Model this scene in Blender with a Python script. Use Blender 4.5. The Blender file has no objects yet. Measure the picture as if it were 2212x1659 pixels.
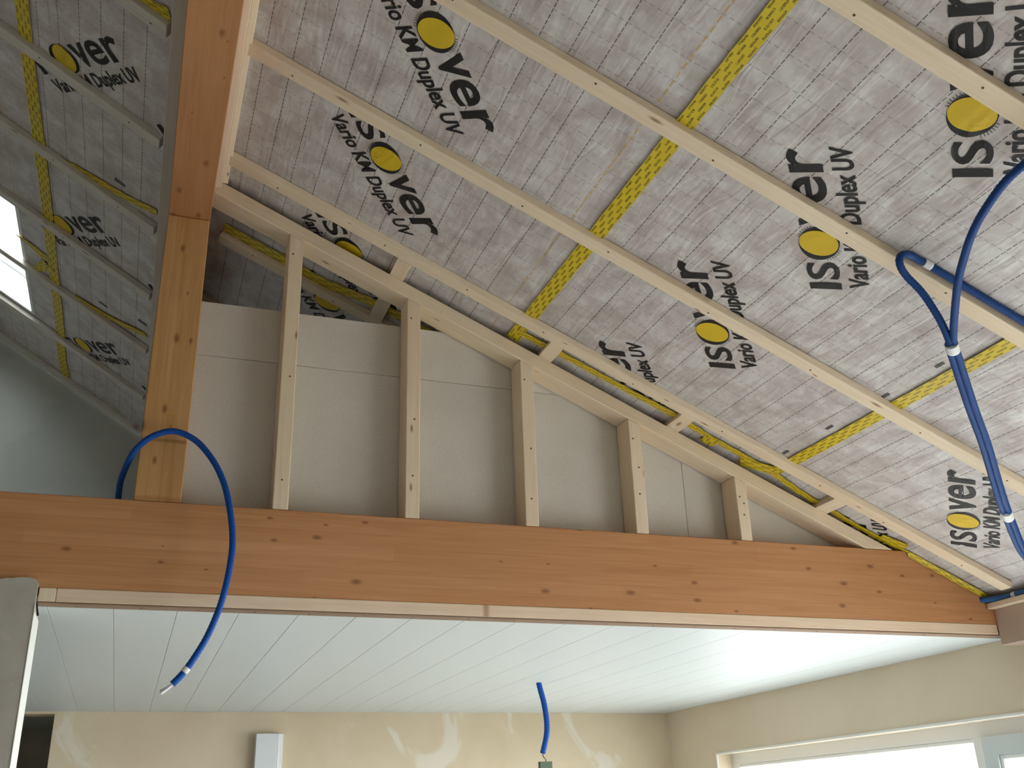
import bpy, bmesh, math, random
from mathutils import Vector, Matrix, noise
random.seed(7)
scn = bpy.context.scene
COL = scn.collection
S = 1.16                      # metres per layout unit

# ------------------------------------------------------------------ camera
cam_d = bpy.data.cameras.new('camera'); cam = bpy.data.objects.new('camera', cam_d); COL.objects.link(cam)
R3 = ((0.94057377, -0.33817743, -0.03093561), (-0.10742369, -0.38271739, 0.9175988), (0.3221508, 0.85974614, 0.3963022))
M = Matrix(((R3[0][0], R3[1][0], -R3[2][0]), (R3[0][1], R3[1][1], -R3[2][1]), (R3[0][2], R3[1][2], -R3[2][2]))).to_4x4()
M.translation = Vector((0.0563198, -3.2039254, -0.9416045)) * S
cam.matrix_world = M
cam_d.sensor_width = 36.0; cam_d.sensor_fit = 'HORIZONTAL'; cam_d.lens = 2181.157 / 2212 * 36
cam_d.clip_start = 0.02
scn.camera = cam

# ------------------------------------------------------------------ world: bright overcast sky
w = bpy.data.worlds.new('sky'); scn.world = w; w.use_nodes = True
bg = w.node_tree.nodes['Background']; bg.inputs[0].default_value = (0.90, 0.955, 1.0, 1); bg.inputs[1].default_value = 9.0
# sky portals in the window openings (they only guide the sampling of the sky)
def portal(name, loc, rot, sx, sy):
    l = bpy.data.lights.new(name, 'AREA'); l.shape = 'RECTANGLE'; l.size = sx * S; l.size_y = sy * S
    l.cycles.is_portal = True
    o = bpy.data.objects.new(name, l); COL.objects.link(o); o.location = Vector(loc) * S; o.rotation_euler = rot
portal('portal_window', (3.56, 0.75, -1.46), (0, math.radians(90), 0), 1.7, 3.4)
portal('portal_near_window', (3.56, -2.1, -1.4), (0, math.radians(90), 0), 1.85, 2.1)
portal('portal_skylight', (-.9, 1.77, 2.02), (0, math.radians(32.2), 0), 0.55, 1.15)
scn.view_settings.view_transform = 'Standard'; scn.view_settings.look = 'None'
scn.view_settings.gamma = 1.0; scn.view_settings.use_curve_mapping = False
scn.view_settings.exposure = 1.0
scn.cycles.use_denoising = True
scn.cycles.max_bounces = 5; scn.cycles.diffuse_bounces = 5; scn.cycles.glossy_bounces = 2; scn.cycles.transparent_max_bounces = 6
scn.cycles.use_adaptive_sampling = True; scn.cycles.adaptive_threshold = 0.1
scn.cycles.caustics_reflective = False; scn.cycles.caustics_refractive = False

# ------------------------------------------------------------------ layout planes
tR, tL = 0.4466, 0.63
kR, kL = math.hypot(1, tR), math.hypot(1, tL)
MR, ML = 1.305, 1.284          # membrane plane heights at X = 0
HR, HL = 1.2764, 1.253         # batten underside plane heights at X = 0
dnR = Vector((-tR, 0, -1)).normalized(); dnL = Vector((-tL, 0, -1)).normalized()
ZC, XW, YB, ZF = -0.3262, 3.399, 3.006, -2.42
Y0 = -5.5                      # rear end of the room
X0 = -2.4                      # high end of the upper roof

# ------------------------------------------------------------------ materials
MAT = {}
class N:
    def __init__(s, name, rough=0.6, spec=0.3):
        s.m = bpy.data.materials.new(name); s.m.use_nodes = True; MAT[name] = s.m
        s.t = s.m.node_tree; s.b = s.t.nodes['Principled BSDF']
        s.b.inputs['Roughness'].default_value = rough; s.b.inputs['Specular IOR Level'].default_value = spec
    def n(s, typ, **kw):
        x = s.t.nodes.new(typ)
        for k, v in kw.items():
            if k.startswith('i_'): x.inputs[int(k[2:])].default_value = v
            else: setattr(x, k, v)
        return x
    def l(s, a, b): s.t.links.new(a, b)
    def math(s, op, a, b=None, c=None):
        x = s.n('ShaderNodeMath', operation=op)
        for i, v in enumerate((a, b, c)):
            if v is None: continue
            if isinstance(v, (int, float)): x.inputs[i].default_value = v
            else: s.l(v, x.inputs[i])
        return x.outputs[0]
    def attr(s, name): return s.n('ShaderNodeAttribute', attribute_name=name).outputs['Vector']
    def mapv(s, vec, scale, loc=(0, 0, 0)):
        x = s.n('ShaderNodeMapping'); x.inputs['Scale'].default_value = scale; x.inputs['Location'].default_value = loc
        s.l(vec, x.inputs['Vector']); return x.outputs[0]
    def noise(s, vec, scale=5, detail=4, rough=.55, dist=0):
        x = s.n('ShaderNodeTexNoise'); x.inputs['Scale'].default_value = scale; x.inputs['Detail'].default_value = detail
        x.inputs['Roughness'].default_value = rough; x.inputs['Distortion'].default_value = dist
        if vec is not None: s.l(vec, x.inputs['Vector'])
        return x.outputs['Fac']
    def ramp(s, fac, stops):
        x = s.n('ShaderNodeValToRGB'); e = x.color_ramp.elements
        while len(e) < len(stops): e.new(0.5)
        for k, (p, c) in enumerate(stops):
            e[k].position = p; e[k].color = (c[0], c[1], c[2], 1) if len(c) == 3 else c
        s.l(fac, x.inputs[0]); return x.outputs[0]
    def sm(s, x, a, b):      # smoothstep a..b
        m = s.n('ShaderNodeMapRange', interpolation_type='SMOOTHSTEP')
        m.inputs[1].default_value = a; m.inputs[2].default_value = b
        s.l(x, m.inputs[0]); return m.outputs[0]
    def mix(s, fac, a, b, mode='MIX'):
        x = s.n('ShaderNodeMix', data_type='RGBA', blend_type=mode)
        if isinstance(fac, (int, float)): x.inputs[0].default_value = fac
        else: s.l(fac, x.inputs[0])
        for i, v in ((6, a), (7, b)):
            if isinstance(v, tuple): x.inputs[i].default_value = (*v[:3], 1)
            else: s.l(v, x.inputs[i])
        return x.outputs[2]
    def col(s, c):
        if isinstance(c, tuple): s.b.inputs['Base Color'].default_value = (*c[:3], 1)
        else: s.l(c, s.b.inputs['Base Color'])
    def bump(s, h, strength=.3, dist=.01):
        x = s.n('ShaderNodeBump'); x.inputs['Strength'].default_value = strength; x.inputs['Distance'].default_value = dist
        s.l(h, x.inputs['Height']); s.l(x.outputs[0], s.b.inputs['Normal'])
    def sep(s, v):
        x = s.n('ShaderNodeSeparateXYZ'); s.l(v, x.inputs[0]); return x.outputs

def plain(name, c, rough=.6, spec=.3):
    m = N(name, rough, spec); m.col(c); return m

def wood(name, base, dark, knot, grain=.5, knots=.5, rough=.62):
    m = N(name, rough, .25)
    g = m.attr('gc')
    f = m.noise(m.mapv(g, (1.2, 26, 26)), 3.0, 3, .6, .6)
    f2 = m.noise(m.mapv(g, (.7, 5, 5)), 1.6, 3, .5)
    c = m.ramp(m.math('ADD', m.math('MULTIPLY', f, grain), m.math('MULTIPLY', f2, 1 - grain)), [(.34, dark), (.62, base)])
    v = m.n('ShaderNodeTexVoronoi', feature='F1', voronoi_dimensions='2D'); v.inputs['Scale'].default_value = 1.0
    m.l(m.mapv(g, (4.6, 15, 1)), v.inputs['Vector'])
    sel = m.math('GREATER_THAN', m.sep(v.outputs['Color'])[0], 1 - knots)
    kn = m.math('MULTIPLY', m.math('SUBTRACT', 1, m.sm(m.math('DIVIDE', v.outputs['Distance'], m.math('ADD', .35, m.math('MULTIPLY', m.sep(v.outputs['Color'])[1], 1.1))), .02, .11)), sel)
    c = m.mix(m.math('MULTIPLY', kn, .8), c, knot)
    m.col(c)
    return m
wood('spruce', (.82, .695, .52), (.735, .585, .41), (.25, .11, .04), .5, .22)
wood('spruce_pink', (.84, .68, .51), (.74, .57, .41), (.30, .14, .06), .5, .25)
wood('spruce_grey', (.66, .62, .55), (.57, .53, .46), (.22, .14, .08), .5, .2)

def glulam(name, a, b, lam, width_axis, knot_axis, stain=False):
    m = N(name, .5, .3)
    g = m.attr('gc'); x, y, z = m.sep(g)
    f = m.noise(m.mapv(g, (.8, 18, 18)), 3.0, 4, .62, .8)
    fb = m.noise(m.mapv(g, (.5, 2.5, 2.5)), 1.5, 2, .5)
    ax = (y, z)[width_axis]
    li = m.math('FLOOR', m.math('DIVIDE', ax, lam))
    seg = m.math('FLOOR', m.math('ADD', m.math('MULTIPLY', x, .9), m.math('MULTIPLY', li, .37)))
    cx = m.n('ShaderNodeCombineXYZ'); m.l(li, cx.inputs[0]); m.l(seg, cx.inputs[1])
    wn = m.n('ShaderNodeTexWhiteNoise', noise_dimensions='2D'); m.l(cx.outputs[0], wn.inputs['Vector'])
    t = m.math('ADD', m.math('MULTIPLY', f, .62), m.math('ADD', m.math('MULTIPLY', wn.outputs['Value'], .11), m.math('MULTIPLY', fb, .3)))
    c = m.ramp(t, [(.32, b), (.75, a)])
    fr = m.math('FRACT', m.math('DIVIDE', ax, lam))
    line = m.math('LESS_THAN', m.math('ABSOLUTE', m.math('SUBTRACT', fr, .5)), .485)
    c = m.mix(m.math('MULTIPLY', m.math('SUBTRACT', 1, line), .28), c, (.22, .09, .03))
    v = m.n('ShaderNodeTexVoronoi', feature='F1', voronoi_dimensions='2D'); v.inputs['Scale'].default_value = 1.0
    kc = m.n('ShaderNodeCombineXYZ'); m.l(m.math('MULTIPLY', x, 6.5), kc.inputs[0]); m.l(m.math('MULTIPLY', (y, z)[knot_axis], 13.0), kc.inputs[1]); m.l(kc.outputs[0], v.inputs['Vector'])
    sel = m.math('GREATER_THAN', m.sep(v.outputs['Color'])[0], .58)
    ring = m.math('MULTIPLY', m.math('SUBTRACT', 1, m.sm(m.math('DIVIDE', v.outputs['Distance'], m.math('ADD', .35, m.math('MULTIPLY', m.sep(v.outputs['Color'])[1], 1.1))), .02, .13)), sel)
    c = m.mix(m.math('MULTIPLY', ring, .7), c, (.16, .055, .02))
    if stain:      # water stain rings and a dirty foot on the post
        wob = m.math('ADD', x, m.math('MULTIPLY', fb, .05))
        for at, wd, k in ((.222, .010, .5), (.028, .014, .35)):
            c = m.mix(m.math('MULTIPLY', m.math('SUBTRACT', 1, m.sm(m.math('ABSOLUTE', m.math('SUBTRACT', wob, at)), .002, wd)), k), c, (.20, .075, .025))
    m.col(c)
    return m
glulam('glulam', (.62, .325, .16), (.45, .205, .08), .043, 1, 1)
glulam('glulam_purlin', (.55, .285, .135), (.38, .165, .065), .043, 1, 0)
glulam('glulam_post', (.66, .40, .17), (.46, .23, .08), .035, 0, 0, True)

def membrane(name, sheen=.35):
    m = N(name, .42, .35)
    u, v, _ = m.sep(m.attr('gc'))                  # u down the slope from the first printed line, v along the roof, in layout units
    g = m.attr('gc')
    n1 = m.noise(m.mapv(g, (6.5, 6.5, 1)), 1.3, 3, .6, .5); n2 = m.noise(m.mapv(g, (13, 15, 1), (3, 7, 0)), 2.0, 3, .65)
    n3 = m.noise(m.mapv(g, (9, 7, 1), (11, 2, 0)), 1.5, 3, .6)
    c = m.ramp(n1, [(.34, (.46, .405, .39)), (.5, (.555, .515, .495)), (.64, (.63, .61, .59))])
    c = m.mix(m.math('MULTIPLY', m.sm(n2, .48, .70), .5), c, (.49, .40, .375))
    c = m.mix(m.math('MULTIPLY', m.sm(n3, .54, .72), .55), c, (.70, .70, .69))
    P = .0873; Q = .0815
    du = m.math('ABSOLUTE', m.math('SUBTRACT', m.math('FRACT', m.math('ADD', m.math('DIVIDE', u, P), .5)), .5))
    lu = m.math('LESS_THAN', du, .0155)
    dash = m.math('LESS_THAN', m.math('FRACT', m.math('DIVIDE', v, .0204)), .8)
    inr = m.math('MULTIPLY', m.math('GREATER_THAN', u, -.04), m.math('LESS_THAN', u, .985))
    lu = m.math('MULTIPLY', m.math('MULTIPLY', lu, dash), inr)
    fade = n2
    c = m.mix(m.math('MULTIPLY', lu, m.math('ADD', m.math('MULTIPLY', fade, .6), .5)), c, (.035, .03, .032))
    dv = m.math('ABSOLUTE', m.math('SUBTRACT', m.math('FRACT', m.math('DIVIDE', v, Q)), .5))
    lv = m.math('LESS_THAN', dv, .024)
    dash2 = m.math('LESS_THAN', m.math('FRACT', m.math('DIVIDE', u, .0218)), .62)
    lv = m.math('MULTIPLY', lv, dash2)
    c = m.mix(m.math('MULTIPLY', lv, .42), c, (.20, .18, .175))
    lo = m.math('LESS_THAN', m.math('ABSOLUTE', m.math('SUBTRACT', u, 1.052)), .0019)
    lo = m.math('MULTIPLY', lo, m.math('LESS_THAN', m.math('FRACT', m.math('DIVIDE', v, .034)), .7))
    c = m.mix(m.math('MULTIPLY', lo, .8), c, (.62, .36, .03))
    m.col(c)
    fold = m.noise(m.mapv(g, (16, 3.0, 1)), 1.6, 2, .5, .8)
    m.bump(fold, .4, .014)
    return m
membrane('membrane')

def tape_mat():
    m = N('tape_yellow', .4, .4)
    a, b, _ = m.sep(m.attr('gc'))                 # a along, b across 0..1
    row = m.math('MULTIPLY', b, 4.0)
    fr = m.math('FRACT', row); ri = m.math('FLOOR', row)
    inrow = m.math('LESS_THAN', m.math('ABSOLUTE', m.math('SUBTRACT', fr, .5)), .26)
    ph = m.math('FRACT', m.math('ADD', m.math('DIVIDE', a, .062), m.math('MULTIPLY', ri, .42)))
    on = m.math('LESS_THAN', ph, .58)
    n = m.noise(m.mapv(m.attr('gc'), (420, 9, 1)), 1.0, 1, .5)
    on = m.math('MULTIPLY', m.math('MULTIPLY', on, inrow), m.math('GREATER_THAN', n, .43))
    c = m.mix(m.math('MULTIPLY', on, .78), (.66, .50, .025), (.10, .075, .01))
    m.col(c)
tape_mat()
def plaster(name, base, dark, light, patch=.5, scale=1.0):
    m = N(name, .85, .12)
    tc = m.n('ShaderNodeTexCoord').outputs['Object']
    n1 = m.noise(tc, 1.7 * scale, 5, .6, .4); n2 = m.noise(m.mapv(tc, (1, 1, .7), (4, 2, 9)), 2.3 * scale, 4, .55, .9)
    c = m.ramp(n1, [(.33, dark), (.62, base)])
    c = m.mix(m.math('MULTIPLY', m.sm(n2, .60, .66), patch), c, light)
    m.col(c); m.bump(n2, .2, .006)
plaster('plaster_tan', (.64, .535, .385), (.57, .46, .32), (.70, .66, .58), .65)
plaster('plaster_right', (.72, .615, .475), (.68, .575, .435), (.68, .64, .56), .35, .8)
plaster('plaster_grey', (.50, .515, .475), (.44, .455, .42), (.56, .57, .54), .3)
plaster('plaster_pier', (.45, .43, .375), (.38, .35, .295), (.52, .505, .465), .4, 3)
plaster('eave_paint', (.55, .43, .35), (.50, .39, .315), (.59, .47, .39), .3)
plaster('screed', (.42, .41, .39), (.37, .36, .34), (.56, .56, .54), .3)
plaster('ground_paving', (.34, .33, .31), (.30, .29, .27), (.37, .36, .34), .3)
def board_mat():
    m = N('board_grey', .8, .12)
    tc = m.n('ShaderNodeTexCoord').outputs['Object']
    n = m.noise(tc, 110, 4, .7); n1 = m.noise(tc, 2.5, 3, .5)
    c = m.ramp(m.math('ADD', m.math('MULTIPLY', n, .5), m.math('MULTIPLY', n1, .5)), [(.36, (.60, .565, .51)), (.64, (.70, .67, .615))])
    m.col(c)
board_mat()
plain('panel_white', (.62, .66, .67), .45, .35)
plain('lath_brown', (.28, .185, .125), .7, .2)
plain('pvc_white', (.80, .80, .78), .35, .4)
plain('pvc_shade', (.62, .68, .70), .4, .4)  # white sash pvc with its blue-grey shade put into the colour
plain('trunking_grey', (.66, .68, .69), .4, .4)
plain('bead_white', (.80, .79, .74), .5, .3)
plain('ink_black', (.018, .017, .018), .5, .3)
plain('ink_grey', (.10, .10, .095), .5, .3)
plain('ink_yellow', (.66, .46, .022), .5, .3)
plain('conduit_blue', (.008, .05, .20), .5, .22)
plain('conduit_blue_bright', (.006, .075, .36), .5, .22)
plain('conduit_eave', (.02, .12, .34), .4, .4)
plain('wrap_white', (.72, .74, .74), .5, .3)
plain('wire_white', (.80, .80, .84), .4, .4)
plain('screw_dark', (.08, .055, .035), .5, .4)
plain('rubber_dark', (.03, .028, .025), .7, .2)
plain('terminal_green', (.10, .14, .08), .5, .3)
def glass_mat():
    m = N('window_glass'); t = m.t
    for n in list(t.nodes):
        if n.type == 'BSDF_PRINCIPLED': t.nodes.remove(n)
    out = [n for n in t.nodes if n.type == 'OUTPUT_MATERIAL'][0]
    tr = t.nodes.new('ShaderNodeBsdfTransparent'); tr.inputs[0].default_value = (.95, .97, .97, 1)
    gl = t.nodes.new('ShaderNodeBsdfGlossy'); gl.inputs['Roughness'].default_value = .02
    mx = t.nodes.new('ShaderNodeMixShader'); mx.inputs[0].default_value = .04; t.links.new(tr.outputs[0], mx.inputs[1]); t.links.new(gl.outputs[0], mx.inputs[2])
    t.links.new(mx.outputs[0], out.inputs[0])
glass_mat()

# ------------------------------------------------------------------ builders (all coordinates in layout units; scaled by S)
ORG = {}
def obj(name, verts, faces, mat, parent=None, gc=None, smooth=False, mats=None, fmat=None, origin=None):
    V = [Vector(v) for v in verts]
    if origin is None:
        lo = Vector([min(v[i] for v in V) for i in range(3)]); hi = Vector([max(v[i] for v in V) for i in range(3)])
        origin = Vector(((lo.x + hi.x) / 2, (lo.y + hi.y) / 2, lo.z))
    origin = Vector(origin)
    me = bpy.data.meshes.new(name)
    me.from_pydata([tuple((v - origin) * S) for v in V], [], faces)
    for mm in (mats or [mat]): me.materials.append(MAT[mm])
    if fmat: me.polygons.foreach_set('material_index', fmat)
    if smooth: me.polygons.foreach_set('use_smooth', [True] * len(me.polygons))
    if gc:
        a = me.attributes.new('gc', 'FLOAT_VECTOR', 'POINT')
        a.data.foreach_set('vector', [c for g in gc for c in g])
    me.update()
    o = bpy.data.objects.new(name, me); COL.objects.link(o)
    ORG[o.name] = origin
    if parent is not None:
        o.parent = parent; o.location = (origin - ORG[parent.name]) * S
    else: o.location = origin * S
    return o
def empty(name, origin):
    o = bpy.data.objects.new(name, None); COL.objects.link(o); ORG[o.name] = Vector(origin); o.location = Vector(origin) * S
    o.empty_display_size = .05
    return o
def tag(o, label, cat, group=None):
    o['label'] = label; o['category'] = cat
    if group: o['group'] = group
    return o
def struct(o): o['kind'] = 'structure'; return o

def prism(name, prof, a, b, mat, parent=None, axis='Y', grain=(1, 0, 0), across=(0, 1, 0), bev=.0025, seeded=True):
    """profile of 2-D points swept along an axis from a to b; grain = wood direction"""
    bm = bmesh.new()
    def P(p, t): return {'Y': (p[0], t, p[1]), 'X': (t, p[0], p[1]), 'Z': (p[0], p[1], t)}[axis]
    A = [bm.verts.new(P(p, a)) for p in prof]; B = [bm.verts.new(P(p, b)) for p in prof]
    n = len(prof)
    bm.faces.new(A); bm.faces.new(B[::-1])
    for i in range(n): bm.faces.new((A[i], B[i], B[(i + 1) % n], A[(i + 1) % n]))
    bmesh.ops.recalc_face_normals(bm, faces=bm.faces)
    if bev: bmesh.ops.bevel(bm, geom=list(bm.edges), offset=bev, segments=1, affect='EDGES', profile=.5)
    bm.verts.index_update()
    V = [v.co.copy() for v in bm.verts]; F = [[v.index for v in f.verts] for f in bm.faces]; bm.free()
    g = Vector(grain).normalized(); ac = Vector(across).normalized(); th = g.cross(ac)
    r = Vector((random.uniform(0, 30), random.uniform(0, 9) if bev else 0, random.uniform(0, 9)))
    r.y = round(r.y); r.z = round(r.z)
    if not seeded: r = Vector()
    p0 = V[0]
    ref = Vector(P(prof[0], a))
    gc = [((v - ref).dot(g) + r.x, (v - ref).dot(ac) + r.y * .43, (v - ref).dot(th) + r.z * .43) for v in V]
    return obj(name, V, F, mat, parent, gc)
def box(name, x, y, z, mat, parent=None, grain=(1, 0, 0), across=(0, 1, 0), bev=.002):
    return prism(name, [(x[0], z[0]), (x[1], z[0]), (x[1], z[1]), (x[0], z[1])], y[0], y[1], mat, parent, 'Y', grain, across, bev)
def boxes(name, lst, mat, parent=None):
    V, F = [], []
    for (x, y, z) in lst:
        k = len(V)
        V += [(a, b, c) for a in x for b in y for c in z]
        F += [[k + i for i in f] for f in ((0, 1, 3, 2), (4, 6, 7, 5), (0, 4, 5, 1), (2, 3, 7, 6), (0, 2, 6, 4), (1, 5, 7, 3))]
    return obj(name, V, F, mat, parent)
def slope_box(name, plane, x0, x1, y0, y1, mat, d0, d1, parent=None, bev=.0015):
    """bar lying under a roof plane: from X x0 to x1 down the slope, y0..y1 wide, d0..d1 below the membrane"""
    t, k, m, dn = (tR, kR, MR, dnR) if plane == 'R' else (tL, kL, ML, dnL)
    ax = Vector((1, 0, -t)).normalized()
    P = lambda X, Y, d: Vector((X, Y, m - t * X)) + dn * d
    bm = bmesh.new()
    q = [bm.verts.new(P(X, Y, d)) for X in (x0, x1) for Y in (y0, y1) for d in (d0, d1)]
    for f in ((0, 1, 3, 2), (4, 6, 7, 5), (0, 4, 5, 1), (2, 3, 7, 6), (0, 2, 6, 4), (1, 5, 7, 3)): bm.faces.new([q[i] for i in f])
    bmesh.ops.recalc_face_normals(bm, faces=bm.faces)
    bmesh.ops.bevel(bm, geom=list(bm.edges), offset=bev, segments=1, affect='EDGES', profile=.5)
    bm.verts.index_update()
    V = [v.co.copy() for v in bm.verts]; F = [[v.index for v in f.verts] for f in bm.faces]; bm.free()
    long = abs(x1 - x0) > abs(y1 - y0)
    g, ac = (ax, Vector((0, 1, 0))) if long else (Vector((0, 1, 0)), ax)
    th = g.cross(ac); r = (random.uniform(0, 40), random.uniform(0, 20), random.uniform(0, 20))
    gc = [(v.dot(g) + r[0], v.dot(ac) + r[1], v.dot(th) + r[2]) for v in V]
    return obj(name, V, F, mat, parent, gc)
def catmull(P, n):
    P = [Vector(p) for p in P]; Q = [2 * P[0] - P[1]] + P + [2 * P[-1] - P[-2]]; out = []
    for i in range(1, len(Q) - 2):
        for k in range(n):
            t = k / n; a, b, c, d = Q[i - 1:i + 3]
            out.append(.5 * ((2 * b) + (c - a) * t + (2 * a - 5 * b + 4 * c - d) * t * t + (3 * b - a - 3 * c + d) * t ** 3))
    out.append(P[-1]); return out
def resample(P, step):
    out = [P[0]]; acc = 0
    for a, b in zip(P, P[1:]):
        L = (b - a).length
        while acc + L >= step and L > 1e-9:
            a = a + (b - a) * ((step - acc) / L); out.append(a); L = (b - a).length; acc = 0
        acc += L
    return out
def tube(name, pts, r, mat, parent=None, rib=0.0, step=.006, seg=10, origin=None):
    P = resample(catmull(pts, 14), step)
    V, F = [], []; up = Vector((.13, .2, 1)).normalized()
    for i, p in enumerate(P):
        d = (P[min(i + 1, len(P) - 1)] - P[max(i - 1, 0)]).normalized()
        s = d.cross(up); s = s.normalized() if s.length > .05 else d.cross(Vector((1, 0, 0))).normalized()
        u = s.cross(d).normalized(); up = u
        rr = r * (1 + rib * (1 if i % 2 else -1))
        for k in range(seg):
            a = 2 * math.pi * k / seg; V.append(p + (s * math.cos(a) + u * math.sin(a)) * rr)
    for i in range(len(P) - 1):
        for k in range(seg):
            F.append((i * seg + k, i * seg + (k + 1) % seg, (i + 1) * seg + (k + 1) % seg, (i + 1) * seg + k))
    F.append(tuple(range(seg))[::-1]); F.append(tuple((len(P) - 1) * seg + k for k in range(seg)))
    return obj(name, V, F, mat, parent, smooth=True, origin=origin)

# ------------------------------------------------------------------ room shell
def wall_with_holes(name, axis, pos, span, zr, holes, mat):
    """axis 'X': wall plane X in pos, runs along Y; 'Y': plane Y in pos, runs along X. holes: (a0,a1,z0,z1)"""
    A = sorted({span[0], span[1], *[h[0] for h in holes], *[h[1] for h in holes]})
    Z = sorted({zr[0], zr[1], *[h[2] for h in holes], *[h[3] for h in holes]})
    inside = lambda a, z: any(h[0] < a < h[1] and h[2] < z < h[3] for h in holes)
    bm = bmesh.new(); cells = {}
    for i in range(len(A) - 1):
        for j in range(len(Z) - 1):
            if not inside((A[i] + A[i + 1]) / 2, (Z[j] + Z[j + 1]) / 2): cells[i, j] = 1
    V, F, idx = [], [], {}
    def v(i, j, s):
        if (i, j, s) not in idx:
            idx[i, j, s] = len(V); V.append((pos[s], A[i], Z[j]) if axis == 'X' else (A[i], pos[s], Z[j]))
        return idx[i, j, s]
    for (i, j) in cells:
        for s in (0, 1):
            q = [v(i, j, s), v(i + 1, j, s), v(i + 1, j + 1, s), v(i, j + 1, s)]; F.append(q if s else q[::-1])
        for (di, dj, e) in ((-1, 0, ((i, j), (i, j + 1))), (1, 0, ((i + 1, j), (i + 1, j + 1))), (0, -1, ((i, j), (i + 1, j))), (0, 1, ((i, j + 1), (i + 1, j + 1)))):
            if (i + di, j + dj) not in cells:
                F.append([v(*e[0], 0), v(*e[1], 0), v(*e[1], 1), v(*e[0], 1)])
    bm.free()
    return struct(obj(name, V, F, mat))

struct(boxes('ground', [((-9, 16), (-14, 12), (ZF - .22, ZF - .12))], 'ground_paving'))
struct(boxes('floor', [((X0, XW + .15), (Y0 - .1, YB + 1.4), (ZF - .12, ZF))], 'screed'))
WZ = (-2.3, -0.618)
wall_with_holes('wall_right', 'X', (XW, XW + .16), (Y0, YB), (ZF, -.236), [(-.9, 2.43, *WZ), (-3.15, -1.05, -2.35, -.5)], 'plaster_right')
wall_with_holes('wall_back', 'Y', (YB, YB + .14), (X0, XW + .16), (ZF, ZC + .02), [(-1.25, -.318, ZF, ZC - .012)], 'plaster_tan')
struct(boxes('wall_hall', [((X0, 1.0), (YB + 1.3, YB + 1.4), (ZF, ZC + .12)), ((.9, 1.0), (YB + .14, YB + 1.3), (ZF, ZC + .12))], 'plaster_pier'))
struct(boxes('ceiling_hall', [((X0, .9), (YB + .14, YB + 1.3), (ZC + .02, ZC + .12))], 'plaster_grey'))
# gable above the far room, up to both roof planes
def gable(name, y0, y1, zb, mat, extra=()):
    prof = [(X0, zb), (XW + .16, zb), (XW + .16, MR - tR * (XW + .16) if MR - tR * (XW + .16) > zb else zb + .001), (.1, MR - tR * .1 + .02), (0, ML + .02), (X0, ML - tL * X0)]
    return struct(prism(name, prof, y0, y1, mat, bev=0))
gable('wall_gable', YB, YB + .14, ZC + .02, 'plaster_grey')
wall_with_holes('wall_rear', 'Y', (Y0 - .14, Y0), (X0, XW + .16), (ZF, ZC), [], 'plaster_pier')
gable('wall_rear_gable', Y0 - .14, Y0, ZC, 'plaster_grey')
struct(boxes('wall_left', [((X0 - .14, X0), (Y0 - .14, YB + 1.4), (ZF, ML - tL * X0))], 'plaster_pier'))

# left pier under the tie beam: plaster front, pale bead on its jamb
def pier():
    xs = [-2.4, -1.6, -1.0, -.62, -.47, -.40, -.372, -.352, -.335, -.315, -.30, -.285, -.268, -.25, -.236, -.229]
    top = [-.27, -.272, -.268, -.275, -.27, -.262, -.268, -.274, -.268, -.261, -.262, -.259, -.2575, -.258, -.262, -.27]
    V, F = [], []
    for y in (-.022, .14):
        for x, z in zip(xs, top): V.append((x, y, ZF)); V.append((x, y, z if y < 0 else ZC))
    n = len(xs) * 2
    for i in range(len(xs) - 1):
        a = 2 * i
        F += [[a, a + 2, a + 3, a + 1], [n + a, n + a + 1, n + a + 3, n + a + 2]]
        # the plaster overlap on the beam is a thin skin: top closes back to the beam face
    k = len(V)
    for x, z in zip(xs, top): V.append((x, -.0005, z)); V.append((x, -.0005, ZC))
    for i in range(len(xs) - 1):
        a, b = 2 * i, k + 2 * i
        F += [[a + 1, a + 3, b + 2, b], [b, b + 2, b + 3, b + 1], [b + 1, b + 3, n + a + 3, n + a + 1]]
    e = 2 * (len(xs) - 1)
    F.append([e, n + e, n + e + 1, k + e + 1, k + e, e + 1])
    return struct(obj('wall_left_pier', V, F, 'plaster_pier'))
pr = pier()
box('corner_bead', (-.2295, -.2265), (-.024, .145), (ZF, -.352), 'bead_white', pr, bev=.001)
rag = prism('tape_scrap', [(-.2262, -.333), (-.2215, -.3335), (-.2135, -.366), (-.2195, -.367)], -.027, -.0245, 'rubber_dark', pr, bev=0)

# ------------------------------------------------------------------ far-room ceiling: white tongue-and-groove panels
ceil = struct(boxes('ceiling', [((X0, XW), (.16, YB), (ZC + .014, ZC + .03))], 'pvc_white'))
pan = None; W0 = .183
i0 = int((X0 - .529) / W0)
for i in range(i0, 20):
    xa, xb = .529 + W0 * i + .0004, .529 + W0 * (i + 1) - .0004
    xb = min(xb, XW - .001)
    if xb - xa < .02: break
    b = .001
    prof = [(xa, ZC + .013), (xa, ZC + b), (xa + b, ZC), (xb - b, ZC), (xb, ZC + b), (xb, ZC + .013)]
    prism('panel', prof, .0505, YB - .001, 'panel_white', ceil, bev=0)

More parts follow.
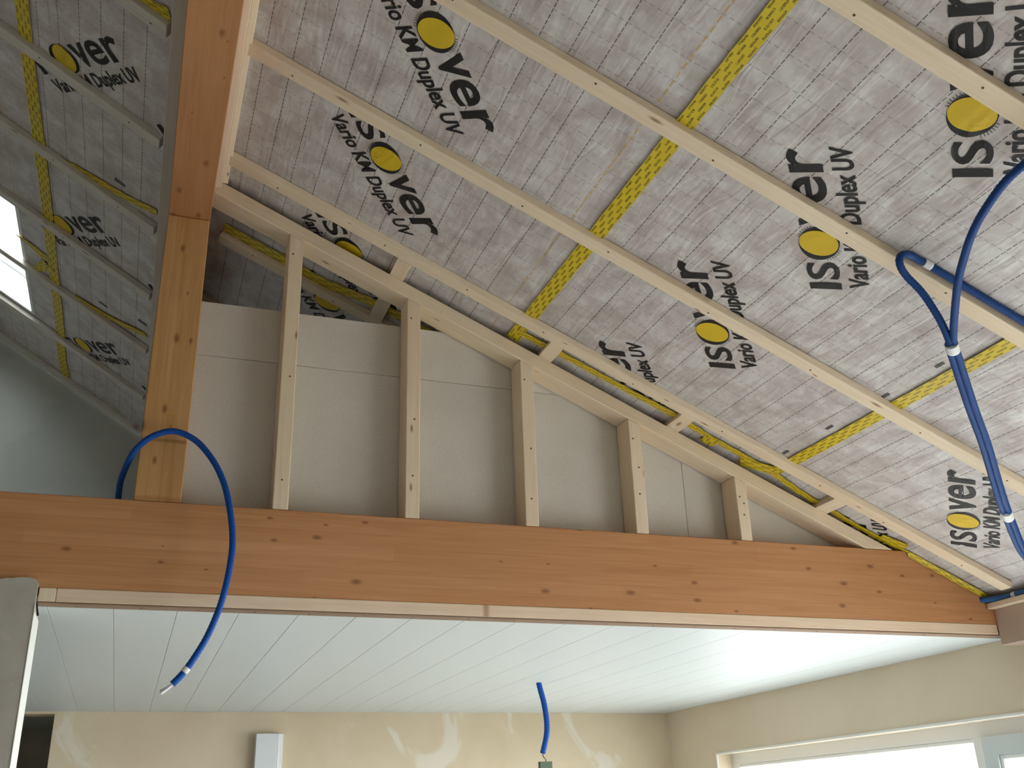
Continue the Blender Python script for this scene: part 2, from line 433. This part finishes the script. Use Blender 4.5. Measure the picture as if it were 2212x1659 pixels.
# ------------------------------------------------------------------ windows
w1 = struct(empty('window_1', (XW + .12, .76, WZ[0])))
fx = (XW + .10, XW + .155)
def fr(name, y, z, x=fx, mat='pvc_white', parent=w1): return box(name, x, y, z, mat, parent, bev=.003)
yl, yr = 2.43, -.9; z0, z1 = WZ
boxes('frame', [(fx, (yl - .075, yl), WZ), (fx, (yr, yr + .075), WZ), (fx, (yr + .075, yl - .075), (z1 - .062, z1)), (fx, (yr + .075, yl - .075), (z0, z0 + .07)), (fx, (.40, .462), (z0 + .07, z1 - .062))], 'pvc_white', w1)
sx = (XW + .085, XW + .15)
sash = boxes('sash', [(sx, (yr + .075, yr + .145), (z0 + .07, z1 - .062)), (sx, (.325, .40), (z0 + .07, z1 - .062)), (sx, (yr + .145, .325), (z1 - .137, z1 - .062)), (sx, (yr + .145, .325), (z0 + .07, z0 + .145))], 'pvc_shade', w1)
fr('glazing_bead', (.307, .325), (z0 + .145, z1 - .137), (XW + .095, XW + .14), parent=sash)
fr('glazing_bead', (yr + .145, .307), (z1 - .155, z1 - .137), (XW + .095, XW + .14), parent=sash)
fr('pane', (yr + .145, .307), (z0 + .145, z1 - .155), (XW + .118, XW + .124), 'window_glass', sash)
fr('glazing_bead', (.462, yl - .075), (z1 - .08, z1 - .062), (XW + .105, XW + .145))
fr('pane', (.462, yl - .075), (z0 + .07, z1 - .08), (XW + .128, XW + .134), 'window_glass')
fr('window_sill', (yr, yl), (z0 - .03, z0), (XW - .06, XW + .1))
tr = struct(empty('trim_1', (XW, .76, WZ[1])))
fr('trim_strip', (yr, yl + .012), (WZ[1] - .004, WZ[1] + .010), (XW - .006, XW + .004), 'bead_white', tr)
fr('trim_strip', (yl - .003, yl + .012), (WZ[0], WZ[1] - .004), (XW - .006, XW + .004), 'bead_white', tr)
# roof window in the upper slope
w2 = struct(empty('window_2', (-.9, 1.765, 1.8)))
SX, SY = (-1.12, -.685), (1.215, 2.325)
def sky_bar(name, x0, x1, y0, y1, d0, d1, mat='pvc_white'): return slope_box(name, 'L', x0, x1, y0, y1, mat, d0, d1, w2, .002)
sky_bar('lining', SX[0] - .02, SX[0], SY[0] - .02, SY[1] + .02, -.20, 0.003); sky_bar('lining', SX[1], SX[1] + .018, SY[0] - .02, SY[1] + .02, -.20, 0.003)
sky_bar('lining', SX[0], SX[1], SY[0] - .02, SY[0], -.20, 0.003); sky_bar('lining', SX[0], SX[1], SY[1], SY[1] + .02, -.20, 0.003)
sky_bar('sash', SX[0], SX[0] + .05, SY[0], SY[1], -.19, -.14); sky_bar('sash', SX[1] - .05, SX[1], SY[0], SY[1], -.19, -.14)
sky_bar('sash', SX[0] + .05, SX[1] - .05, SY[0], SY[0] + .05, -.19, -.14); sky_bar('sash', SX[0] + .05, SX[1] - .05, SY[1] - .05, SY[1], -.19, -.14)
sky_bar('pane', SX[0] + .05, SX[1] - .05, SY[0] + .05, SY[1] - .05, -.172, -.166, 'window_glass')

# ------------------------------------------------------------------ main timbers
tie = prism('tie_beam', [(-2.3, -.28), (3.315, -.28), (3.315, -.177), (2.925, -.002), (2.9, 0), (-2.3, 0)], 0, .14, 'glulam', grain=(1, 0, 0), across=(0, 1, 0), bev=.003)
tag(tie, 'long orange-brown glulam tie beam spanning below the stud wall', 'beam')
post = prism('glulam_post', [(0, 0.001), (.14, 0.001), (.14, 1.0345), (0, 1.0345)], 0.001, .141, 'glulam_post', grain=(0, 0, 1), across=(1, 0, 0), bev=.003, seeded=False)
tag(post, 'upright glulam post standing on the tie beam', 'post')
prl = prism('purlin', [(0, 1.035), (.14, 1.035), (.14, 1.31), (0, 1.31)], Y0, YB, 'glulam_purlin', grain=(0, 1, 0), across=(1, 0, 0), bev=.003)
tag(prl, 'orange-brown glulam roof purlin carried on the upright post', 'purlin')
lath = tag(box('ceiling_lath', (-.2255, 3.303), (.0005, .05), (ZC, ZC + .0055), 'lath_brown'), 'thin brown lath between the whitish batten and the white ceiling panels', 'lath')
ns = box('nailing_strip', (-.178, 3.303), (-.001, .05), (ZC + .006, -.2805), 'spruce_pink'); tag(ns, 'pale whitish batten nailed along the underside of the tie beam', 'batten')
for k in range(20): 
    xx = -.12 + k * .171 + random.uniform(-.01, .01)
    prism('nail_head', [(xx + .0028 * math.cos(a * 1.0472), .024 + .0028 * math.sin(a * 1.0472)) for a in range(6)], ZC - .001, ZC + .001, 'screw_dark', lath, 'Z', bev=0)
tag(box('packing_block', (-.2255, -.179), (-.001, .05), (ZC + .006, -.2805), 'spruce', grain=(0, 0, 1), across=(1, 0, 0)), 'short brown wood block between the plaster pier and the whitish batten', 'block')

# purlin side strips
tag(box('edge_strip', (-.044, -.0005), (Y0, YB), (1.262, 1.29), 'spruce_grey', grain=(0, 1, 0), across=(1, 0, 0)), 'grey-white strip along the purlin where the upper slope battens end', 'batten')
tag(box('edge_strip', (.1405, .1665), (Y0, -.001), (1.172, 1.232), 'spruce_pink', grain=(0, 1, 0), across=(1, 0, 0)), 'pinkish wood strip fixed to the side of the purlin', 'batten')
tag(box('edge_strip', (.1672, .188), (Y0, -.001), (1.196, 1.234), 'spruce', grain=(0, 1, 0), across=(1, 0, 0)), 'narrow tan strip beside the pinkish strip, where the lower slope battens start', 'batten')

# stud wall on the tie beam
zp = lambda X: 1.218 - tR * X
pl = prism('top_plate', [(.1412, HR - tR * .1412), (.1412, zp(.1412)), (2.7255, .0008), (2.856, .0008)], 0, .10, 'spruce', grain=(1, 0, -tR), across=(0, 1, 0))
tag(pl, 'sloping pale wood top plate of the stud wall, running down to the tie beam', 'plate')
SX5 = [(.420, 'tallest pale wood stud of the partition, nearest the glulam post'), (.858, 'second stud from the glulam post in the partition'), (1.2915, 'middle stud of the five in the partition'),
       (1.722, 'fourth stud from the glulam post, next to the shortest one'), (2.160, 'shortest stud of the partition, at the low end of the plate')]
for k, (x, lab) in enumerate(SX5):
    s = prism('wall_stud', [(x, .001), (x + .05, .001), (x + .05, zp(x + .05) - .001), (x, zp(x) - .001)], 0.0004, .10, 'spruce', grain=(0, 0, 1), across=(1, 0, 0))
    tag(s, lab, 'stud', 'studs of the partition on the tie beam')
    zt = zp(x + .05)
    for (dx, zz) in ((.025, .1 + .05 * k % .1), (.015, zt - .06), (.03, zt * .5 + random.uniform(-.05, .05))):
        prism('nail_head', [(x + dx + .0032 * math.cos(a * 1.0472), zz + .0032 * math.sin(a * 1.0472)) for a in range(6)], -.0012, .001, 'screw_dark', s, 'Y', bev=0)
for X, lab in ((.80, 'short noggin bridging batten and top plate near the glulam post'), (1.379, 'short noggin above the middle stud of the partition'), (1.897, 'short noggin above the fourth stud of the partition'), (2.528, 'short noggin at the low end of the top plate')):
    tag(slope_box('noggin', 'R', X, X + .05, -.1195, .355, 'spruce', .0005, .0261), lab, 'noggin', 'noggins over the top plate')
# backing boards
pb = struct(empty('wall_partition', (1.2, .11, 0)))
def bpanel(prof): return prism('panel', prof, .104, .118, 'board_grey', pb, bev=.0012)
bpanel([(.1415, .002), (1.994, .002), (1.994, zp(1.994) + .045), (1.57, .559), (.1415, .559)])
bpanel([(.1415, .5605), (1.57, .5605), (1.11, .766), (.1415, .766)])
bpanel([(1.9955, .002), (2.80, .002), (1.9955, zp(1.9955) + .045)])

# ------------------------------------------------------------------ battens
def rpl(plane, u, v, off):
    t, k, m, dn = (tR, kR, MR, dnR) if plane == 'R' else (tL, kL, ML, dnL)
    return Vector((u / k, v, m - t * u / k)) + dn * off
def batten(plane, x0, x1, y, label, group):
    mat = 'spruce' if plane == 'R' else 'spruce_grey'
    o = slope_box('roof_batten', plane, x0, x1, y - .055, y, mat, .0005, .026)
    tag(o, label, 'batten', group)
    k = kR if plane == 'R' else kL
    if -2.3 < y < .5 and plane == 'R' or -.7 < y and plane == 'L':
        rnd = random.Random(int(y * 1000)); n = 9 if plane == 'R' else 5
        for i in range(n):
            X = x0 + (x1 - x0) * (i + rnd.uniform(.35, .65)) / n if plane == 'R' else -.09 - i * .3 - rnd.uniform(0, .1)
            V = []; yy = y - rnd.uniform(.016, .04)
            for d in (.0255, .0268):
                V += [rpl(plane, X * k + .0034 * math.cos(q * 1.0472), yy + .0034 * math.sin(q * 1.0472), d) for q in range(6)]
            obj('screw_head', V, [tuple(range(6, 12))] + [(q, (q + 1) % 6, 6 + (q + 1) % 6, 6 + q) for q in range(6)], 'screw_dark', o)
    return o
RB = [(-.12, 'pale roof batten of the lower slope right beside the partition top plate'), (-.70, 'lower slope batten second from the partition, crossing both yellow tapes'), (-1.27, 'lower slope batten third from the partition, with blue conduit hooked over it'),
      (-1.845, 'lower slope batten fourth from the partition')]
for y, lab in RB: batten('R', .1885 if y != -.12 else .1885, 3.252, y, lab, 'battens of the lower roof slope')
for y, n in ((-2.42, 'fifth'), (-2.995, 'sixth'), (-3.57, 'seventh')): batten('R', .1885, 3.252, y, 'lower slope batten %s from the partition' % n, 'battens of the lower roof slope')
batten('R', .20, 3.252, .41, 'roof batten behind the partition, seen through the gap above the boards', 'battens of the lower roof slope behind the partition')
for y, n in ((.985, 'second'), (1.56, 'third')): batten('R', .16, 3.252, y, '%s lower slope batten behind the partition, deeper in the dark loft' % n, 'battens of the lower roof slope behind the partition')
LB = [(3.0, 'grey batten of the upper slope along the grey gable wall'), (2.425, 'upper slope batten next to the one on the gable wall, below the roof window'), (1.79, 'upper slope batten crossing the bright roof window'),
      (1.185, 'upper slope batten along the top of the roof window'), (.595, 'upper slope batten second above the roof window'), (-.005, 'upper slope batten level with the glulam post'), (-.59, 'upper slope batten first past the glulam post towards the room')]
for y, lab in LB: batten('L', X0, -.0445, y, lab, 'battens of the upper roof slope')
for y, n in ((-1.19, 'second'), (-1.79, 'third'), (-2.39, 'fourth'), (-2.99, 'fifth')): batten('L', X0, -.0445, y, 'upper slope batten %s past the glulam post towards the room' % n, 'battens of the upper roof slope')

# ------------------------------------------------------------------ vapour barrier sheets with their print
def wrinkle(plane, u, v):
    a = noise.noise(Vector((u * 3.0, v * 2.2, 3 if plane == 'R' else 8)))
    b = noise.noise(Vector((u * 17 + 2 * a, v * 3.2, 1.7)))
    c = noise.noise(Vector((u * 9, v * 9, 6.1)))
    mask = max(0., min(1., noise.noise(Vector((u * 1.7, v * 1.9, 9.2))) * 1.6 + .45))
    h = .0022 * a + .0034 * mask * (1 - 2 * abs(b)) * 1.0 + .0013 * c
    if plane == 'R' and u > 2.75: h += .004 * min(1, (u - 2.75) / .4) * noise.noise(Vector((u * 5, v * 22, 2.2)))
    return h
def rp(plane, u, v, off):
    t, k, m, dn = (tR, kR, MR, dnR) if plane == 'R' else (tL, kL, ML, dnL)
    X = u / k
    return Vector((X, v, m - t * X)) + dn * off
def sheet(plane, u0, u1, uref, label, hole=None, st=.028):
    nu = max(2, int((u1 - u0) / st))
    vs = [Y0 + .003 + .25 * i for i in range(int((-2.3 - Y0) / .25))]
    v = -2.3
    while v < YB - .012: vs.append(v); v += st
    vs.append(YB - .003)
    us = [u0 + (u1 - u0) * i / nu for i in range(nu + 1)]
    if hole:
        k = kR if plane == 'R' else kL
        for h in (hole[0] * k, hole[1] * k):
            if u0 < h < u1:
                j = min(range(len(us)), key=lambda q: abs(us[q] - h)); us[j] = h
        for h in hole[2:]:
            j = min(range(len(vs)), key=lambda q: abs(vs[q] - h)); vs[j] = h
    V, G, F = [], [], []
    for u in us:
        for v in vs: V.append(rp(plane, u, v, .0035 + min(.0028, wrinkle(plane, u, v)) - .0045)); G.append((u - uref, v, 0))
    nv = len(vs)
    for i in range(len(us) - 1):
        for j in range(nv - 1):
            if hole:
                k = kR if plane == 'R' else kL
                if hole[0] * k < (us[i] + us[i + 1]) / 2 < hole[1] * k and hole[2] < (vs[j] + vs[j + 1]) / 2 < hole[3]: continue
            F.append((i * nv + j, i * nv + j + 1, (i + 1) * nv + j + 1, (i + 1) * nv + j))
    o = obj('vapour_barrier_sheet', V, F, 'membrane', None, G, True)
    return tag(o, label, 'membrane', 'vapour barrier sheets under the roof')
sh1 = sheet('R', .1535, 1.275 * kR, .2508, 'printed grey vapour barrier sheet between purlin and first yellow tape of the lower slope')
sh2 = sheet('R', 1.275 * kR, 2.3165 * kR, 1.575 - .0873, 'printed grey vapour barrier sheet between the two long yellow tapes of the lower slope')
sh3 = sheet('R', 2.3165 * kR, 3.56 * kR, 2.317 * kR + .05, 'printed grey vapour barrier sheet along the eave, below the second yellow tape')
HOLE = (-1.12, -.685, 1.215, 2.325)
sl1 = sheet('L', -.525 * kL, -.0005, -.525 * kL + .045, 'printed grey vapour barrier sheet of the upper slope between purlin and long yellow tape')
sl2 = sheet('L', -1.6 * kL, -.525 * kL, -1.6 * kL + .04, 'printed grey vapour barrier sheet of the upper slope around the roof window', HOLE)
sl3 = sheet('L', X0 * kL, -1.6 * kL, X0 * kL, 'printed grey vapour barrier sheet of the upper slope above the roof window', st=.08)

# text outlines from Blender's built-in font
def glyph(text, bold):
    c = bpy.data.curves.new('t', 'FONT'); c.body = text; c.size = 1; c.offset = bold; c.resolution_u = 5
    o = bpy.data.objects.new('t', c); COL.objects.link(o)
    bpy.context.view_layer.update()
    me = o.evaluated_get(bpy.context.evaluated_depsgraph_get()).to_mesh()
    V = [(v.co.x, v.co.y) for v in me.vertices]; F = [tuple(p.vertices) for p in me.polygons]
    o.evaluated_get(bpy.context.evaluated_depsgraph_get()).to_mesh_clear()
    bpy.data.objects.remove(o); bpy.data.curves.remove(c)
    return V, F
def fit(g, s0, s1, h0, h1, ref=None):
    V, F = g
    xs = [p[0] for p in V]; ys = [p[1] for p in (ref or V)]
    x0, x1, y0, y1 = min(xs), max(xs), min(ys), max(ys)
    return [(s0 + (x - x0) / (x1 - x0) * (s1 - s0), h0 + (y - y0) / (y1 - y0) * (h1 - h0)) for x, y in V], F
def ell(cx, cy, rx, ry, rot=0, n=32):
    c, s = math.cos(rot), math.sin(rot); P = [(cx, cy)]
    for q in (.25, .5, .75, 1):
        for i in range(n):
            a = 2 * math.pi * i / n; x, y = q * rx * math.cos(a), q * ry * math.sin(a); P.append((cx + x * c - y * s, cy + x * s + y * c))
    F = [(0, 1 + i, 1 + (i + 1) % n) for i in range(n)]
    for r in range(3):
        for i in range(n): F.append((1 + r * n + i, 1 + (r + 1) * n + i, 1 + (r + 1) * n + (i + 1) % n, 1 + r * n + (i + 1) % n))
    return P, F
LOGO = []
B = .079
for ch, s0, s1, h0, h1, bo in (('I', -.029, -.003, B, B + .092, .015), ('S', .012, .086, B - .001, B + .093, .018), ('v', .232, .318, B, B + .09, .02), ('e', .318, .412, B - .001, B + .091, .016), ('r', .428, .51, B, B + .091, .02)):
    LOGO.append((*fit(glyph(ch, bo), s0, s1, h0, h1), 0, 0))
LOGO.append((*ell(.162, B + .044, .067, .056, -.35), 0, 0))
LOGO.append((*ell(.164, B + .045, .049, .0545, -.3), 2, .0012))
# fine comb of ticks around the disc
TV, TF = [], []
for i in range(44):
    a = 2 * math.pi * i / 44
    if .2 < (a % math.pi) < 1.2: 
        d = Vector((math.cos(a), math.sin(a))); q = Vector((-d.y, d.x)) * .0012
        for r0 in (.058, .071):
            for sg in (-1, 1): TV.append((.162 + d.x * r0 + sg * q.x, B + .044 + d.y * r0 * .9 + sg * q.y))
        k = len(TV) - 4; TF.append((k, k + 1, k + 3, k + 2))
LOGO.append((TV, TF, 1, .0003))
line2 = glyph('Vario KM Duplex UV', .026); capref = glyph('V', .026)[0]
LOGO.append((*fit(line2, -.021, .513, 0, .057, capref), 0, 0))
def logo(plane, u, v, ang, flip, parent, umax=9, vmax=9):
    """logo print: text direction at ang (degrees) in the (u, v) sheet plane; letters' up is to the side that makes it readable from below"""
    t = Vector((math.cos(math.radians(ang)), math.sin(math.radians(ang)))); n = Vector((t.y, -t.x)) * flip
    V, F, FM = [], [], []
    for P, Fs, mi, dz in LOGO:
        k = len(V); U = []; Vv = []
        for s, h in P:
            uu = u + t.x * s + n.x * h; vv = v + t.y * s + n.y * h
            U.append(uu); Vv.append(vv); V.append(rp(plane, min(uu, umax), min(vv, vmax), .0035 + min(.0028, wrinkle(plane, uu, vv)) - .0045 + .0016 + dz))
        Fs = [f for f in Fs if min(U[i] for i in f) < umax and min(Vv[i] for i in f) < vmax]
        F += [tuple(k + i for i in f) for f in Fs]; FM += [mi] * len(Fs)
    return obj('printed_logo', V, F, None, parent, mats=['ink_black', 'ink_grey', 'ink_yellow'], fmat=FM)
for k in range(-2, 2): logo('R', .501, -.597 + .592 * k, 47.3, 1, sh1, vmax=.30)
for k in range(3): logo('R', .497, .425 + .592 * k, 47.3, 1, sh1)
for k in range(-3, 3): logo('R', 2.113, -1.165 + .592 * k, 47.3 + 180, 1, sh2, vmax=-.055)
for k in range(-3, 2): logo('R', 3.352, -.335 + .592 * k, 47.3 + 180, 1, sh3)
for du, dv in ((-.484, -1.087), (-.484, .108), (-.556, 1.303), (-.484, 2.498)): logo('L', du, dv, -48.6, 1, sl1, -.004)
for k in range(-1, 3): logo('L', .062, 1.19 - 1.195 + 1.195 * k, -48.6, 1, sl1, -.004)
for k in range(-1, 2): logo('L', -1.36, 1.02 + 1.195 * (k + 1) , -48.6, 1, sl2)
def mark(plane, u, v, lu, lv, parent):
    V = [rp(plane, u + a, v + b, .0035 + min(.0028, wrinkle(plane, u, v)) - .0045 + .0018) for a in (-lu / 2, lu / 2) for b in (-lv / 2, lv / 2)]
    obj('printed_mark', V, [(0, 1, 3, 2)], 'ink_grey', parent)
for v in (-1.9, -1.6, -1.31, -1.022, -.77, -.47, -.2): mark('R', 2.268 * kR, v, .011, .038, sh2)
for u, v in ((-.235, .43), (-.10, 1.52), (-.33, 1.62)): mark('L', u, v, .05, .02, sl1)

# ------------------------------------------------------------------ yellow tapes
def tape(plane, path, wd, label, group='yellow adhesive tapes', off=.0062, widths=None):
    P = resample(catmull([(p[0], p[1], 0) for p in path], 12), .02)
    V, F, G = [], [], []; a = random.uniform(0, 5)
    for i, p in enumerate(P):
        d = (P[min(i + 1, len(P) - 1)] - P[max(i - 1, 0)]).normalized(); n = Vector((-d.y, d.x, 0))
        f = i / max(1, len(P) - 1); ww = wd if widths is None else widths[0] + (widths[1] - widths[0]) * f
        for j in range(3):
            q = p + n * ww * (j / 2 - .5) + n * .0015 * noise.noise(Vector((i * .35, j, a)))
            k = kR if plane == 'R' else kL
            V.append(rp(plane, q.x * k, q.y, off + .0012 * noise.noise(Vector((q.x * 9, q.y * 9, a)))))
            G.append((a + i * .02, j / 2, 0))
    for i in range(len(P) - 1):
        for j in range(2): F.append((i * 3 + j, i * 3 + j + 1, i * 3 + j + 4, i * 3 + j + 3))
    return tag(obj('adhesive_tape', V, F, 'tape_yellow', None, G, True), label, 'tape', group)
tape('R', [(1.275, Y0), (1.274, -2), (1.275, -1), (1.274, .03)], .046, 'long yellow tape between the first two lower slope sheets, ending at the top plate')
tape('R', [(2.316, Y0), (2.316, -2), (2.317, -1), (2.314, -.03)], .041, 'long yellow tape over the lower seam, nearest the eave')
tape('R', [(1.275, -.047), (1.45, -.053), (1.7, -.058), (1.9, -.062), (2.02, -.05)], .036, 'yellow tape between batten and top plate above the middle studs', off=.0072)
tape('R', [(1.96, -.05), (2.1, -.045), (2.3, -.04), (2.45, -.012), (2.56, -.002)], .034, 'yellow tape beside the top plate above the shortest stud', off=.0066)
tape('R', [(2.55, -.003), (2.75, .006), (2.93, .0)], .03, 'yellow tape at the low end of the top plate')
tape('R', [(2.055, -.055), (2.06, .02)], .05, 'small yellow tape patch crossing beside the shortest stud', off=.0078)
tape('R', [(2.2, .0), (2.31, -.06)], .06, 'ragged yellow tape patch where the lower seam meets the top plate', off=.0082)
tape('R', [(2.80, -.01), (2.90, -.035)], .05, 'crumpled yellow tape piece at the tip of the top plate', off=.0075)
def edge_tape():
    V, F, G = [], [], []; n = 26
    for i in range(n + 1):
        X = 2.925 + (3.29 - 2.925) * i / n; wv = .003 * noise.noise(Vector((i * .6, 3, 1)))
        top = rp('R', X * kR, -.018 + wv, .0062); cor = rp('R', X * kR, -.0035, .0085); low = Vector((X - .002, -.0035, cor.z - .017 - wv * 1.6))
        for j, p in enumerate((top, cor, low)): V.append(p); G.append((i * .0165, .15 + j * .35, 0))
    for i in range(n):
        for j in range(2): F.append((i * 3 + j, i * 3 + j + 1, i * 3 + j + 4, i * 3 + j + 3))
    return tag(obj('adhesive_tape', V, F, 'tape_yellow', None, G, True), 'folded yellow tape sealing the sheet to the sloping end of the tie beam', 'tape', 'yellow adhesive tapes')
edge_tape()
tape('R', [(.205, .315), (.45, .318), (.6, .325), (.8, .28), (1.1, .28)], .062, 'shaded yellow tape behind the partition, seen above the boards')
tape('L', [(-.528, Y0), (-.53, -1), (-.532, -.1), (-.527, .4), (-.521, .9), (-.522, 1.6), (-.52, 2.2), (-.528, 2.65), (-.515, 3.0)], .05, 'long yellow tape running up the upper slope past the roof window')
tape('L', [(-.45, .565), (-.31, .525), (-.18, .50), (-.045, .45)], .04, 'yellow tape across the upper slope, above the second batten from the post')
tape('L', [(-.42, 1.735), (-.25, 1.705), (-.045, 1.61)], .04, 'yellow tape across the upper slope, beside the batten of the roof window')
tape('L', [(-.3, -.60), (-.12, -.65), (-.045, -.675)], .045, 'yellow tape across the upper slope, beside the batten past the post')
tape('L', [(-.70, 1.505), (-.62, 1.51), (-.53, 1.55)], .05, 'pointed yellow tape strip reaching towards the roof window', off=.0075, widths=(.012, .075))
tape('L', [(-.615, 1.735), (-.57, 1.64), (-.53, 1.58)], .05, 'short frayed yellow tape strip beside the roof window batten', off=.0085, widths=(.03, .07))

# ------------------------------------------------------------------ eave
eb = box('eave_beam', (3.304, 3.3985), (Y0, -.0012), (-.362, -.222), 'eave_paint', grain=(0, 1, 0), across=(1, 0, 0)); tag(eb, 'brown-grey painted wall plate above the window wall', 'beam')
ep = box('eave_plank', (3.268, 3.3985), (Y0, -.004), (-.2215, -.199), 'spruce', grain=(0, 1, 0), across=(1, 0, 0)); tag(ep, 'pale plank lying on the brown-grey wall plate at the eave', 'plank')
cE = tube('conduit', [(3.247, .02, -.182), (3.283, -.1, -.1875), (3.285, -.4, -.1875), (3.284, -1.2, -.1875), (3.285, -5.0, -.1875)], .0112, 'conduit_eave', rib=.05)
tag(cE, 'blue conduit lying on the pale eave plank', 'conduit', 'blue electrical conduits')
tube('tape_wrap', [(3.2848, -.13, -.1875), (3.2848, -.15, -.1875)], .0122, 'wrap_white', cE)

# ------------------------------------------------------------------ hanging conduits at the lower slope
off = Vector((.0055, -.002, .001))
Bp = [(2.093, -1.251, .228), (2.135, -1.214, .209), (2.29, -1.083, .134), (2.436, -.964, .069), (2.61, -.811, -.003), (2.751, -.692, -.055), (2.97, -.521, -.131), (3.10, -.47, -.166), (3.2, -.5, -.19), (3.26, -.62, -.196)]
c1 = [(2.8, -1.3455, .046), (2.439, -1.3455, .2055), (2.263, -1.3455, .284), (2.058, -1.3455, .3755), (1.947, -1.345, .423), (1.905, -1.351, .43), (1.878, -1.352, .418), (1.881, -1.342, .397), (1.908, -1.329, .375), (1.961, -1.319, .336), (2.026, -1.293, .28), (2.075, -1.262, .238)]
c2 = [(1.95, -2.02, .37), (1.889, -1.924, .407), (1.862, -1.853, .408), (1.853, -1.792, .401), (1.852, -1.734, .39), (1.866, -1.651, .368), (1.886, -1.586, .348), (1.917, -1.522, .329), (1.959, -1.446, .304), (2.019, -1.358, .272), (2.08, -1.274, .238)]
d1 = Vector((-.0075, .004, .002)); d2 = Vector((.0075, -.004, -.002))
o1 = tube('conduit', c1 + [tuple(Vector(p) + d1) for p in Bp], .0104, 'conduit_blue', rib=.05, step=.0055)
tag(o1, 'blue conduit hooked around the third batten and tied into the hanging bundle', 'conduit', 'blue electrical conduits')
o2 = tube('conduit', c2 + [tuple(Vector(p) + d2) for p in Bp], .0104, 'conduit_blue', rib=.05, step=.0055)
tag(o2, 'blue conduit curving down from the roof to join the hanging bundle', 'conduit', 'blue electrical conduits')
def wrap(pts, r, parent): tube('tape_wrap', pts, r, 'wrap_white', parent, seg=14, step=.004)
wrap([(2.088, -1.2555, .2305), (2.102, -1.243, .224), (2.112, -1.234, .2195)], .0185, o1)
wrap([(2.735, -.7055, -.0492), (2.751, -.692, -.055), (2.768, -.678, -.061)], .0185, o1)
wrap([(1.985, -1.3455, .4085), (1.962, -1.345, .4185)], .0118, o1)

# loop over the tie beam
lp = [(-.045, .20, -.1), (-.047, .20, -.02), (-.049, .19, .039), (-.05, .16, .066), (-.047, .11, .092), (-.035, .05, .12), (-.017, -.005, .15), (.012, -.035, .18), (.047, -.045, .203), (.09, -.05, .216), (.137, -.055, .204), (.182, -.06, .172), (.232, -.08, .101), (.268, -.1, .011), (.293, -.12, -.117), (.293, -.13, -.218), (.277, -.13, -.329), (.248, -.13, -.423), (.216, -.13, -.489), (.188, -.13, -.534), (.16, -.13, -.566)]
o3 = tube('conduit', lp, .0098, 'conduit_blue_bright', rib=.045, step=.0055)
tag(o3, 'bright blue conduit looping over the tie beam and hanging free in front of it', 'conduit', 'blue electrical conduits')
tube('tape_wrap', [(.199, -.13, -.518), (.189, -.13, -.5325)], .0108, 'wrap_white', o3, step=.004)
tube('wire_end', [(.166, -.13, -.560), (.15, -.131, -.576), (.133, -.132, -.589)], .0045, 'wire_white', o3, step=.004)
tube('wire_end', [(.166, -.128, -.560), (.148, -.127, -.573), (.129, -.126, -.583)], .0035, 'wire_white', o3, step=.004)
# short drop from the far ceiling
o4 = tube('conduit', [(1.937, 1.583, ZC + .003), (1.945, 1.583, -.36), (1.961, 1.583, -.424), (1.971, 1.583, -.51), (1.966, 1.583, -.574), (1.943, 1.583, -.655)], .0135, 'conduit_blue_bright', rib=.04, step=.007)
tag(o4, 'short blue conduit hanging out of the white panel ceiling', 'conduit', 'blue electrical conduits')
tube('wire_end', [(1.943, 1.583, -.65), (1.946, 1.583, -.668), (1.958, 1.583, -.682), (1.955, 1.583, -.70)], .0022, 'ink_grey', o4, step=.005)
boxes('terminal_block', [((1.925, 1.985), (1.57, 1.60), (-.73, -.69))], 'terminal_green', o4)

# cable trunking on the back wall
tk = empty('cable_trunking', (.82, YB, -1.9))
box('body', (.748, .868), (YB - .07, YB - .001), (-1.9, -.449), 'trunking_grey', tk); box('cover_strip', (.871, .899), (YB - .055, YB - .001), (-1.9, -.449), 'pvc_white', tk)
tag(tk, 'tall pale grey cable trunking on the tan back wall', 'trunking')
